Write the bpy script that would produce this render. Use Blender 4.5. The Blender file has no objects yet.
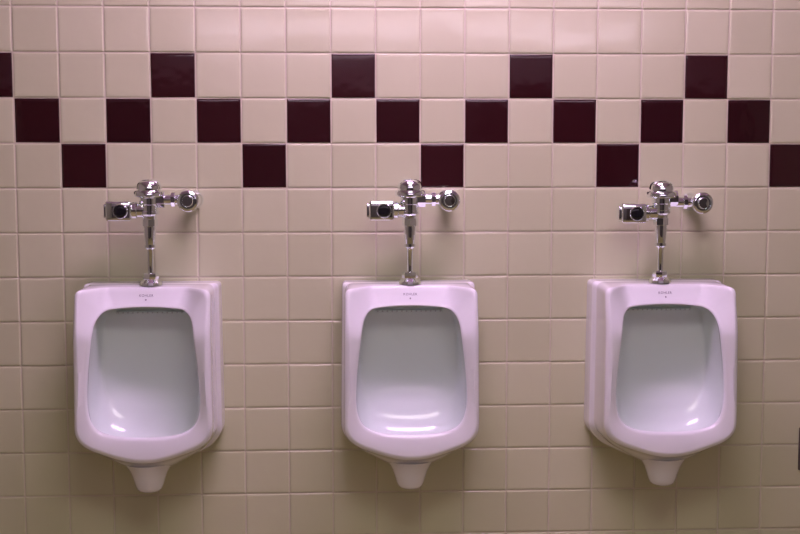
import bpy, bmesh, math, random
import numpy as np
from mathutils import Matrix, Vector
random.seed(4)
scene=bpy.context.scene
T=0.108
ZT=1.62            # height of grout line index 0
def zk(k): return ZT-k*T

# ------------------------------------------------------------ camera (solved from the tile grid)
F=1150.0
obs=[(0,1,13,52),(0,2,15,98),(0,3,17,143),(1,4,63,188),(3,1,150,52),(3,2,151,97.5),(7,1,331,53),(8,2,376,97.5),
(11,1,509,54),(12,2,553,98),(15,1,685,55),(16,1,728,55.5),(17,3,770,143.5),(17,4,769,187),(13,4,597,187.5),(9,4,421,188),(5,4,243,188),
(0,11,28.5,498),(6,11,290.5,495),(12,11,548,490.5),(17,11,759,487.5),(17,9,762,404),(0,9,25,411),(6,9,289.5,409),(12,9,549.5,406)]
P=np.array([(i*T,0.0,zk(k)) for i,k,_,_ in obs]); Q=np.array([(a,b) for _,_,a,b in obs])-np.array([0.6,0.3])
def basis(p):
    yaw,pit,rol=p[3:6]
    f=np.array([math.sin(yaw)*math.cos(pit),math.cos(yaw)*math.cos(pit),math.sin(pit)])
    r=np.array([math.cos(yaw),-math.sin(yaw),0.0]); u=np.cross(r,f)
    c,s=math.cos(rol),math.sin(rol)
    return c*r+s*u, -s*r+c*u, f
def proj(p,X):
    r,u,f=basis(p); d=X-p[:3]; z=d@f
    return np.stack([400+F*(d@r)/z,267-F*(d@u)/z],1)
p=np.array([0.8,-2.8,1.25,0.05,-0.08,0.0])
for _ in range(40):
    r0=(proj(p,P)-Q).ravel(); J=np.zeros((len(r0),6))
    for j in range(6):
        q=p.copy(); q[j]+=1e-5; J[:,j]=((proj(q,P)-Q).ravel()-r0)/1e-5
    p=p-np.linalg.lstsq(J,r0,rcond=None)[0]
r,u,f=basis(p)
cam=bpy.data.cameras.new("camera"); cam.sensor_width=36; cam.lens=F*36/800; cam.clip_start=0.05
camo=bpy.data.objects.new("camera",cam); scene.collection.objects.link(camo)
camo.matrix_world=Matrix(((r[0],u[0],-f[0],p[0]),(r[1],u[1],-f[1],p[1]),(r[2],u[2],-f[2],p[2]),(0,0,0,1)))
scene.camera=camo

scene.view_settings.view_transform='Standard'
scene.view_settings.look='None'

# ------------------------------------------------------------ materials
def mat(name,col,rough=0.3,metal=0.0,coat=0.0,bump=None,emit=None,spec=0.5):
    m=bpy.data.materials.new(name); m.use_nodes=True
    nt=m.node_tree; b=nt.nodes["Principled BSDF"]
    b.inputs["Base Color"].default_value=(*col,1); b.inputs["Roughness"].default_value=rough
    b.inputs["Metallic"].default_value=metal; b.inputs["Coat Weight"].default_value=coat
    b.inputs["Coat Roughness"].default_value=0.05
    b.inputs["Specular IOR Level"].default_value=spec
    if emit:
        b.inputs["Emission Color"].default_value=(*emit[0],1); b.inputs["Emission Strength"].default_value=emit[1]
    if bump:
        tc=nt.nodes.new("ShaderNodeTexCoord"); n=nt.nodes.new("ShaderNodeTexNoise"); n.inputs["Scale"].default_value=bump[0]
        n.inputs["Detail"].default_value=2
        bp=nt.nodes.new("ShaderNodeBump"); bp.inputs["Strength"].default_value=bump[1]; bp.inputs["Distance"].default_value=bump[2]
        nt.links.new(tc.outputs["Object"],n.inputs["Vector"]); nt.links.new(n.outputs["Fac"],bp.inputs["Height"])
        nt.links.new(bp.outputs["Normal"],b.inputs["Normal"])
    return m
def tilemat(name,c1,c2,rough,bs,spec=0.5):
    m=mat(name,c1,rough,bump=(14,1.0,0.0008),spec=spec); nt=m.node_tree; b=nt.nodes["Principled BSDF"]
    at=nt.nodes.new("ShaderNodeAttribute"); at.attribute_name="tilevar"
    mx=nt.nodes.new("ShaderNodeMix"); mx.data_type='RGBA'
    mx.inputs["A"].default_value=(*c1,1); mx.inputs["B"].default_value=(*c2,1)
    nt.links.new(at.outputs["Fac"],mx.inputs["Factor"]); nt.links.new(mx.outputs["Result"],b.inputs["Base Color"])
    return m
M_cream=tilemat("cream_glazed_tile",(0.565,0.58,0.375),(0.61,0.625,0.415),0.09,1)
M_dark=tilemat("maroon_glazed_tile",(0.026,0.005,0.007),(0.034,0.007,0.009),0.07,1,0.65)
M_grout=mat("grout",(0.60,0.57,0.44),0.8,bump=(300,0.4,0.0005))
M_porc=mat("white_vitreous_china",(0.84,0.87,0.88),0.09,coat=0.5,bump=(9,0.15,0.001))
M_bowl=mat("shade_tinted_china",(0.73,0.82,0.79),0.12,coat=0.0,bump=(9,0.2,0.001))  # same china, interior shading tinted into the colour
M_chrome=mat("polished_chrome",(0.91,0.97,0.98),0.035,metal=1.0)
M_black=mat("black_sensor_lens",(0.01,0.01,0.012),0.08)
M_hole=mat("dark_recess",(0.50,0.52,0.52),0.6)
M_ink=mat("grey_blue_ink",(0.16,0.15,0.20),0.4)
M_bronze=mat("dull_grey_metal",(0.13,0.11,0.10),0.35,metal=0.6)
M_ceil=mat("ceiling_paint",(0.72,0.54,0.78),0.8,bump=(60,0.3,0.002))
M_far=mat("painted_far_wall",(0.10,0.09,0.09),0.6,bump=(80,0.2,0.001))
M_reflector=mat("pale_reflector",(0.58,0.53,0.60),0.6,bump=(80,0.2,0.001))
M_door=mat("added_dark_door",(0.03,0.02,0.018),0.4)
M_lampA=mat("lamp_diffuser_lavender",(0.9,0.9,0.9),0.5,emit=((1.0,0.63,1.06),38.0))
M_lampB=mat("lamp_diffuser_white",(0.9,0.9,0.9),0.5,emit=((1.0,0.88,0.86),9.8))
M_lampC=mat("added_bar_glow",(0.9,0.9,0.9),0.5,emit=((1.0,0.80,1.0),9.0))
M_house=mat("white_enamel",(0.8,0.8,0.8),0.4)
def brick(name,c1,c2,cm,size,rough,axis):
    m=mat(name,c1,rough); nt=m.node_tree; b=nt.nodes["Principled BSDF"]
    tc=nt.nodes.new("ShaderNodeTexCoord"); mp=nt.nodes.new("ShaderNodeMapping")
    br=nt.nodes.new("ShaderNodeTexBrick"); br.offset=0; br.inputs["Scale"].default_value=1
    br.inputs["Brick Width"].default_value=size; br.inputs["Row Height"].default_value=size
    br.inputs["Mortar Size"].default_value=0.002
    for n,c in (("Color1",c1),("Color2",c2),("Mortar",cm)): br.inputs[n].default_value=(*c,1)
    nt.links.new(tc.outputs["Object"],mp.inputs["Vector"])
    if axis=='x':
        sp=nt.nodes.new("ShaderNodeSeparateXYZ"); cb=nt.nodes.new("ShaderNodeCombineXYZ")
        nt.links.new(tc.outputs["Object"],sp.inputs[0]); nt.links.new(sp.outputs["Y"],cb.inputs["X"]); nt.links.new(sp.outputs["Z"],cb.inputs["Y"])
        nt.links.new(cb.outputs[0],br.inputs["Vector"])
    else: nt.links.new(mp.outputs[0],br.inputs["Vector"])
    nt.links.new(br.outputs["Color"],b.inputs["Base Color"])
    return m
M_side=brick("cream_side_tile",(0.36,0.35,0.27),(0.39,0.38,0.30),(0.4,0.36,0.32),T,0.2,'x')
M_floor=brick("brown_floor_tile",(0.27,0.24,0.09),(0.30,0.27,0.11),(0.15,0.12,0.1),0.2,0.4,'z')

# ------------------------------------------------------------ mesh helpers
def make(name,verts,faces,mats,midx=None,parent=None,smooth=True,angle=35):
    me=bpy.data.meshes.new(name); me.from_pydata([tuple(v) for v in verts],[],faces)
    for m in (mats if isinstance(mats,list) else [mats]): me.materials.append(m)
    if midx is not None: me.polygons.foreach_set("material_index",midx)
    bm=bmesh.new(); bm.from_mesh(me); bmesh.ops.recalc_face_normals(bm,faces=bm.faces); bm.to_mesh(me); bm.free()
    if smooth:
        me.shade_smooth(); me.set_sharp_from_angle(angle=math.radians(angle))
    o=bpy.data.objects.new(name,me); scene.collection.objects.link(o)
    if parent: o.parent=parent
    return o
class MB:
    def __init__(s): s.v=[]; s.f=[]; s.m=[]
    def add(s,v,f,m=0):
        n=len(s.v); s.v+=[tuple(a) for a in v]; s.f+=[tuple(i+n for i in q) for q in f]; s.m+=[m]*len(f)
    def lathe(s,prof,axis,o,seg=40,m=0,rot=0.0):
        V=[];Fc=[]
        for (rr,h) in prof:
            for j in range(seg):
                a=2*math.pi*j/seg+rot; c,q=rr*math.cos(a),rr*math.sin(a)
                if axis=='z': V.append((o[0]+c,o[1]+q,o[2]+h))
                elif axis=='x': V.append((o[0]+h,o[1]+c,o[2]+q))
                else: V.append((o[0]+c,o[1]-h,o[2]+q))
        n=len(prof)
        for i in range(n-1):
            for j in range(seg):
                k=(j+1)%seg; Fc.append((i*seg+j,i*seg+k,(i+1)*seg+k,(i+1)*seg+j))
        Fc.append(tuple(range(seg))); Fc.append(tuple((n-1)*seg+j for j in range(seg)))
        s.add(V,Fc,m)
    def box(s,lo,hi,bev=0.0,m=0,seg=3):
        bm=bmesh.new(); bmesh.ops.create_cube(bm,size=1)
        for v in bm.verts: v.co=Vector([(lo[i]+hi[i])/2+v.co[i]*(hi[i]-lo[i]) for i in range(3)])
        if bev>0: bmesh.ops.bevel(bm,geom=list(bm.edges)[:],offset=bev,segments=seg,profile=0.5,affect='EDGES')
        bm.verts.index_update(); s.add([v.co[:] for v in bm.verts],[[v.index for v in q.verts] for q in bm.faces],m); bm.free()
    def make(s,name,mats,zshift=0,parent=None,angle=35):
        return make(name,[(a,b,c-zshift) for a,b,c in s.v],s.f,mats,s.m,parent,True,angle)

# ------------------------------------------------------------ room shell
X0,X1=-12*T,30*T; YB=-4.3; H=24*T
def tile_wall():
    V=[];Fc=[];mi=[];var=[]
    g=0.0011
    w=T-2*g
    us=[0,0.0004,0.0011,0.0020,0.0035,0.0080,0.025]; us=us+[w/2]+[w-a for a in reversed(us)]
    hs=[0.0,0.0020,0.0034,0.00385,0.0040,0.00406,0.00416]; hs=hs+[0.00422]+hs[::-1]
    n=len(us)
    cl=lambda a: max(-0.008,min(0.008,a))
    for i in range(-12,30):
        for k in range(-9,15):
            x0=i*T+g; z0=zk(k+1)+g
            tx=cl(random.gauss(0,0.0055)); tz=cl(random.gauss(0,0.0055)); off=random.uniform(0,0.0003)
            dark=(k==1 and i%4==3) or (k==2 and i%2==0) or (k==3 and i%4==1)
            base=len(V)
            for a in range(n):
                for b in range(n):
                    h=min(hs[a],hs[b])
                    if h>0.00395: h=0.0039+(hs[a]-0.0039)*0.5+(hs[b]-0.0039)*0.5
                    hh=h+(off+tx*(us[a]-w/2)+tz*(us[b]-w/2) if h>0.001 else 0)
                    V.append((x0+us[a],-hh-0.0,z0+us[b]))
            rv=random.random()
            for a in range(n-1):
                for b in range(n-1):
                    Fc.append((base+a*n+b,base+(a+1)*n+b,base+(a+1)*n+b+1,base+a*n+b+1)); mi.append(1 if dark else 0); var.append(rv)
    base=len(V)
    gy=-0.0024
    V+=[(X0,gy,0),(X1,gy,0),(X1,gy,H),(X0,gy,H),(X0,0.1,0),(X1,0.1,0),(X1,0.1,H),(X0,0.1,H)]
    for q in ((0,1,2,3),(4,5,6,7),(0,1,5,4),(3,2,6,7),(0,3,7,4),(1,2,6,5)):
        Fc.append(tuple(base+c for c in q)); mi.append(2); var.append(0)
    me=bpy.data.meshes.new("wall_back"); me.from_pydata(V,[],Fc)
    for m in (M_cream,M_dark,M_grout): me.materials.append(m)
    me.polygons.foreach_set("material_index",mi)
    at=me.attributes.new("tilevar",'FLOAT','FACE'); at.data.foreach_set("value",var)
    me.shade_smooth(); me.set_sharp_from_angle(angle=math.radians(60))
    o=bpy.data.objects.new("wall_back",me); scene.collection.objects.link(o); o["kind"]="structure"
    return o
tile_wall()
def slab(name,lo,hi,m):
    b=MB(); b.box(lo,hi); o=b.make(name,m); o["kind"]="structure"; return o
slab("floor",(X0-0.1,YB-0.1,-0.1),(X1+0.1,0.1,0.0),M_floor)
slab("ceiling",(X0-0.1,YB-0.1,H),(X1+0.1,0.1,H+0.1),M_ceil)
slab("wall_left",(X0-0.1,YB,0),(X0,0.0,H),M_side)
slab("wall_right",(X1,YB,0),(X1+0.1,0.0,H),M_side)
slab("wall_front",(X0,YB-0.1,0),(X1,YB,H),M_far)
slab("added_reflector_1",(X0,YB,1.72),(X1,YB+0.01,H),M_reflector)  # unseen pale slab added to reflect sheen onto dark tiles and fill bowls
slab("added_door_1",(1.6,YB,0),(2.5,YB+0.03,1.70),M_door)  # unseen door added as dark contrast for the chrome to reflect

# ------------------------------------------------------------ lights
def ceiling_light(x,y,L,Wd,label,M):
    e=bpy.data.objects.new("ceiling_light",None); scene.collection.objects.link(e); e.location=(x,y,H)
    e["label"]=label; e["category"]="ceiling light"; e["group"]="ceiling light fixtures"
    b=MB(); b.box((-L/2-.03,-Wd/2-.03,-.05),(L/2+.03,Wd/2+.03,0),0.006); b.make("housing",M_house,0,e)
    b=MB(); b.box((-L/2,-Wd/2,-.075),(L/2,Wd/2,-.05),0.008); b.make("diffuser",M,0,e)
    return e
ceiling_light(1.0,-0.70,0.9,0.26,"long white fluorescent fixture mounted on the ceiling",M_lampA)
ceiling_light(1.0,-2.3,1.1,0.60,"long white fluorescent fixture mounted on the ceiling",M_lampB)
e=bpy.data.objects.new("added_light_bar",None); scene.collection.objects.link(e); e.location=(1.25,YB+.01,2.10)  # bar added behind the camera for tile glints and front fill
e["label"]="added white light bar out of view for tile glints and bowl fill"; e["category"]="added light"
b=MB(); b.box((-1.43,0,-.07),(1.43,.04,.07),0.006); b.make("housing",M_house,0,e)
b=MB(); b.box((-1.4,.04,-.03),(1.4,.08,.03),0.01); b.make("diffuser",M_lampC,0,e)

# ------------------------------------------------------------ urinal
N=360; CZ=0.79
def outline(half):
    pts=[]; full=[(x,z,rr) for x,z,rr in half]+[(-x,z,rr) for x,z,rr in reversed(half) if x>1e-6]
    n=len(full)
    for i in range(n):
        x,z,rr=full[i]; a=Vector(full[i-1][:2]); c=Vector(full[(i+1)%n][:2]); b=Vector((x,z))
        if rr<=0: pts.append(b); continue
        p0=b+(a-b).normalized()*min(rr,(a-b).length*0.5); p2=b+(c-b).normalized()*min(rr,(c-b).length*0.5)
        for j in range(13):
            t=j/12; pts.append(p0*(1-t)**2+b*2*t*(1-t)+p2*t*t)
    res=[]; m=len(pts)
    for j in range(N):
        a=2*math.pi*j/N; d=Vector((math.sin(a),math.cos(a))); best=0
        for i in range(m):
            A=pts[i]-Vector((0,CZ)); B=pts[(i+1)%m]-Vector((0,CZ)); E=B-A
            den=d.x*E.y-d.y*E.x
            if abs(den)<1e-12: continue
            t=(A.x*E.y-A.y*E.x)/den; s=(A.x*d.y-A.y*d.x)/den
            if t>0 and -1e-6<=s<=1+1e-6: best=max(best,t)
        res.append(best)
    return np.array(res)
def sstep(t): t=min(1,max(0,t)); return t*t*(3-2*t)
def warp(d,z,x=0.0):
    "the centre of the front leans back towards the wall near the top; the shoulders stay forward"
    if d<=0.06: return d
    return 0.06+(d-0.06)*(1-0.58*(1-0.75*sstep((abs(x)-0.085)/0.065))*sstep((z-0.84)/0.12))
B_=outline([(0,.963,0),(.161,.963,.012),(.165,.598,.018),(.138,.566,.022),(.050,.525,.03),(0,.515,.02)])
W_=outline([(0,.963,0),(.160,.963,.012),(.164,.600,.018),(.138,.567,.022),(.050,.525,.03),(0,.514,.02)])
S_=outline([(0,.9625,0),(.152,.962,.018),(.155,.608,.020),(.130,.577,.022),(.050,.530,.03),(0,.516,.02)])
F_=outline([(0,.960,0),(.154,.959,.018),(.157,.622,.022),(.132,.595,.025),(.050,.565,.04),(0,.558,.04)])
O_=outline([(0,.915,.04),(.050,.913,.05),(.108,.906,.040),(.131,.72,.13),(.122,.648,.10),(.080,.623,.08),(0,.618,.05)])
I_=outline([(0,.922,.04),(.050,.921,.05),(.112,.915,.04),(.133,.73,.12),(.122,.615,.10),(.06,.586,.06),(0,.584,.07)])
K_=outline([(0,.910,.04),(.050,.908,.05),(.104,.900,.04),(.121,.74,.12),(.104,.672,.10),(0,.658,.06)])
ang=np.arange(N)*2*math.pi/N
def ring(R,d):
    out=[]
    for j in range(N):
        x=R[j]*math.sin(ang[j]); z=CZ+R[j]*math.cos(ang[j]); out.append((x,-warp(d,z,x),z))
    return out
DF=0.206; rr=0.014
rings=[ring(B_,0.0042),ring(B_,0.03),ring(W_,0.055)]
for i in range(1,11):
    t=i/10; s=t*t*(3-2*t); rings.append(ring(W_*(1-s)+S_*s,0.055+0.022*t))
for t in (0.12,0.25,0.37,0.5,0.62,0.75,0.87,1.0): rings.append(ring(S_*(1-t**2.6)+F_*t**2.6,0.077+(DF-rr-0.077)*t))
for a in (18,36,54,72,90):
    a=math.radians(a); rings.append(ring(F_-rr*(1-math.cos(a)),DF-rr+rr*math.sin(a)))
r2=0.010; DO=0.186
for a in (90,70,50,30,12,0):
    a=math.radians(a); rings.append(ring(O_+r2*(1-math.cos(a)),DO+r2*math.sin(a)))
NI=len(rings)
for t in (0.3,0.65,1.0): rings.append(ring(O_*(1-t)+I_*t,DO-0.02*t))
aE=0.80*math.pi/2
for i in range(1,19):
    a=i/18*aE; t=math.sin(a)/math.sin(aE); s=(1-math.cos(a))/(1-math.cos(aE))
    rings.append(ring(I_*(1-s)+K_*s,0.166-(0.166-0.078)*t))
for s in (0.93,0.86,0.78,0.69,0.59,0.48,0.36,0.24,0.12,0.04): rings.append(ring(K_*s,0.054+0.024*s**2.4))
V=[v for rg in rings for v in rg]; Fc=[]; Mi=[]
for i in range(len(rings)-1):
    for j in range(N):
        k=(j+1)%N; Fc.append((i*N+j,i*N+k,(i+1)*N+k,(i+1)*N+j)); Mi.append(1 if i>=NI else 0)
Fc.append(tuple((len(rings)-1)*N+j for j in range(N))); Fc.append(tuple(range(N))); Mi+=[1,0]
ZU=0.49
def urinal(xc):
    e=bpy.data.objects.new("urinal",None); scene.collection.objects.link(e); e.location=(xc,0,ZU); e.empty_display_size=0.1
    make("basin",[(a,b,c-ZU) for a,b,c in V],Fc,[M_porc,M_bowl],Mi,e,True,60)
    b=MB(); b.lathe([(0.058,0.062),(0.050,0.050),(0.044,0.040),(0.040,0.030),(0.036,0.018),(0.033,0.008),(0.030,0.000),(0.026,-0.005),(0.020,-0.008),(0.010,-0.0095),(0.004,-0.010)],'z',(0,-0.130,0.487),48)
    b.make("drain_outlet",M_porc,ZU,e,60)
    b=MB()
    b.box((-0.080,-0.0785,0.892),(0.080,-0.066,0.898),0.0025,0)
    for i in range(14):
        x=-0.075+i*0.150/13
        b.lathe([(0.0019,0.0),(0.0017,0.0010)],'y',(x,-0.0781,0.8950),12,1)
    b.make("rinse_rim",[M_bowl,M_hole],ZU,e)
    cu=bpy.data.curves.new("mark",'FONT'); cu.body="KOHLER"; cu.size=0.0078; cu.align_x='CENTER'; cu.extrude=0.0003; cu.space_character=1.15
    to=bpy.data.objects.new("mark_tmp",cu); scene.collection.objects.link(to); bpy.context.view_layer.update()
    me=bpy.data.meshes.new_from_object(to.evaluated_get(bpy.context.evaluated_depsgraph_get())); bpy.data.objects.remove(to)
    b=MB(); b.add([(v.co.x,-warp(DF,0.9385+v.co.y)-0.0003-v.co.z,0.9385+v.co.y) for v in me.vertices],[tuple(q.vertices) for q in me.polygons])
    st=[(0.0028*math.sin(math.pi*a/5)*(1 if a%2==0 else .45),0.9318+0.0028*math.cos(math.pi*a/5)*(1 if a%2==0 else .45)) for a in range(10)]
    b.add([(x,-warp(DF,z)-0.0006,z) for x,z in st],[tuple(range(10))])
    b.make("maker_mark",M_ink,ZU,e)
    return e

# ------------------------------------------------------------ flush valve
D=0.095; ZV=1.163
def flush_valve(xc):
    e=bpy.data.objects.new("flush_valve",None); scene.collection.objects.link(e); e.location=(xc,0,ZU+0.47); e.empty_display_size=0.08
    zs=ZU+0.47; o=(0,-D,0)
    b=MB(); b.lathe([(0.025,1.176),(0.0255,1.169),(0.0235,1.167),(0.0235,1.152),(0.0215,1.150),(0.0215,1.136),(0.0230,1.135),(0.0230,1.129),(0.0175,1.124),(0.0165,1.116)],'z',o)
    b.lathe([(0.013,0.0),(0.0195,0.002),(0.0195,0.020),(0.014,0.0215)],'x',(0.016,-D,ZV),8,0,math.pi/8)
    b.make("valve_body",M_chrome,zs,e)
    b=MB(); b.lathe([(0.022,1.168),(0.032,1.169),(0.0360,1.172),(0.0360,1.180),(0.034,1.1835),(0.0295,1.1845),(0.0295,1.187),(0.0292,1.193),(0.0275,1.2005),(0.023,1.2065),(0.015,1.210),(0.007,1.2115),(0.001,1.212)],'z',o,48)
    b.make("dome_cap",M_chrome,zs,e)
    b=MB(); b.box((-0.097,-D-0.030,ZV-0.049),(-0.038,-D+0.022,ZV-0.003),0.005,0)
    b.lathe([(0.012,-0.041),(0.0210,-0.040),(0.0210,-0.029),(0.0180,-0.027),(0.0180,-0.008)],'x',(0,-D,ZV-0.025),32)
    b.lathe([(0.0175,0),(0.0175,0.003),(0.0160,0.005),(0.0142,0.0050),(0.0142,0.002)],'y',(-0.062,-D-0.029,ZV-0.026),40)
    b.box((-0.103,-D-0.020,ZV-0.042),(-0.095,-D+0.012,ZV-0.010),0.002,0)
    h=b.make("sensor_housing",M_chrome,zs,e)
    b=MB(); b.lathe([(0.0143,0.0),(0.0143,0.003),(0.011,0.0040),(0.006,0.0044),(0.001,0.0045)],'y',(-0.062,-D-0.030,ZV-0.026),40)
    l=b.make("sensor_lens",M_black,zs,h); l["label"]="glossy black round sensor lens"
    b=MB(); b.lathe([(0.0130,0),(0.0130,0.036)],'x',(0.034,-D,ZV),32)
    b.lathe([(0.013,0.0),(0.0170,0.0015),(0.0170,0.010),(0.013,0.0115)],'x',(0.050,-D,ZV),8,0,math.pi/8)
    b.make("supply_pipe",M_chrome,zs,e)
    b=MB()
    b.lathe([(0.023,0.0042),(0.023,0.007),(0.020,0.012),(0.0165,0.016),(0.0160,0.020),(0.0160,0.065),(0.019,0.072),(0.020,0.080),(0.020,0.106),(0.0245,0.107),(0.0260,0.109),(0.0260,0.114),(0.0245,0.117),(0.0215,0.119),(0.0195,0.1195),(0.0180,0.1165),(0.0140,0.1165),(0.0135,0.124),(0.0120,0.1265),(0.001,0.1270)],'y',(0.092,0,ZV-0.003),40)
    b.make("control_stop",M_chrome,zs,e)
    b=MB()
    b.lathe([(0.012,1.119),(0.0190,1.117),(0.0190,1.101),(0.0135,1.099)],'z',o,8)
    b.lathe([(0.0150,1.102),(0.0150,1.092),(0.0135,1.070),(0.0110,1.052),(0.0092,1.046),(0.0078,1.042),(0.0072,0.985)],'z',o,32)
    b.lathe([(0.0085,1.058),(0.0140,1.057),(0.0140,1.051),(0.0085,1.046)],'z',o,32)
    b.make("vacuum_breaker_tube",M_chrome,zs,e)
    b=MB()
    b.lathe([(0.010,0.992),(0.0175,0.991),(0.0185,0.988),(0.0185,0.977),(0.017,0.975)],'z',o,8)
    b.lathe([(0.017,0.977),(0.020,0.974),(0.0250,0.969),(0.0260,0.9625)],'z',o,40)
    b.make("spud_nut",M_chrome,zs,e)
    return e
def copy_tree(src,x):
    c=src.copy(); scene.collection.objects.link(c); c.location.x=x
    def rec(s,par):
        for ch in list(s.children):
            k=ch.copy(); k.parent=par; scene.collection.objects.link(k); rec(ch,k)
    rec(src,c); return c
XU=[0.326,0.941,1.547]; XV=[0.332,0.942,1.543]
u1=urinal(XU[0]); v1=flush_valve(XV[0])
U=[u1]+[copy_tree(u1,x) for x in XU[1:]]
Vv=[v1]+[copy_tree(v1,x) for x in XV[1:]]
# the third valve hangs its sensor and stop a little lower on the body
for ch in Vv[2].children:
    if ch.name.startswith("sensor_housing"): ch.location.z-=0.008; ch.location.x-=0.004
    if ch.name.startswith("supply_pipe"): ch.location.z-=0.008
    if ch.name.startswith("control_stop"): ch.location.z-=0.007; ch.location.x+=0.002
    if ch.name.startswith("dome_cap"): ch.location.z-=0.004
for a in U:
    a["label"]="white vitreous china wall-hung urinal with rounded rectangular opening"; a["category"]="urinal"; a["group"]="wall-hung urinals in a row"
for a in Vv:
    a["label"]="chrome automatic flush valve with black sensor above a urinal"; a["category"]="flush valve"; a["group"]="chrome flush valves above the urinals"

e=bpy.data.objects.new("wall_bracket",None); scene.collection.objects.link(e); e.location=(1.951,0,0.530)
e["label"]="small dark grey metal bracket fixed to cream tiles"; e["category"]="bracket"
b=MB(); b.box((-0.022,-0.010,-0.055),(0.03,-0.0042,0.055),0.003); b.box((0.0,-0.05,-0.05),(0.008,-0.008,0.05),0.002); b.make("plate",M_bronze,0,e)
b=MB(); b.lathe([(0.005,0.009),(0.005,0.0115),(0.003,0.013)],'y',(0.02,0,0.03),16); b.make("screw",M_chrome,0,e)
b=MB(); b.lathe([(0.005,0.009),(0.005,0.0115),(0.003,0.013)],'y',(0.02,0,-0.03),16); b.make("screw",M_chrome,0,e)

w=bpy.data.worlds.new("world"); scene.world=w; w.use_nodes=True
w.node_tree.nodes["Background"].inputs[0].default_value=(0.5,0.45,0.5,1); w.node_tree.nodes["Background"].inputs[1].default_value=0.1
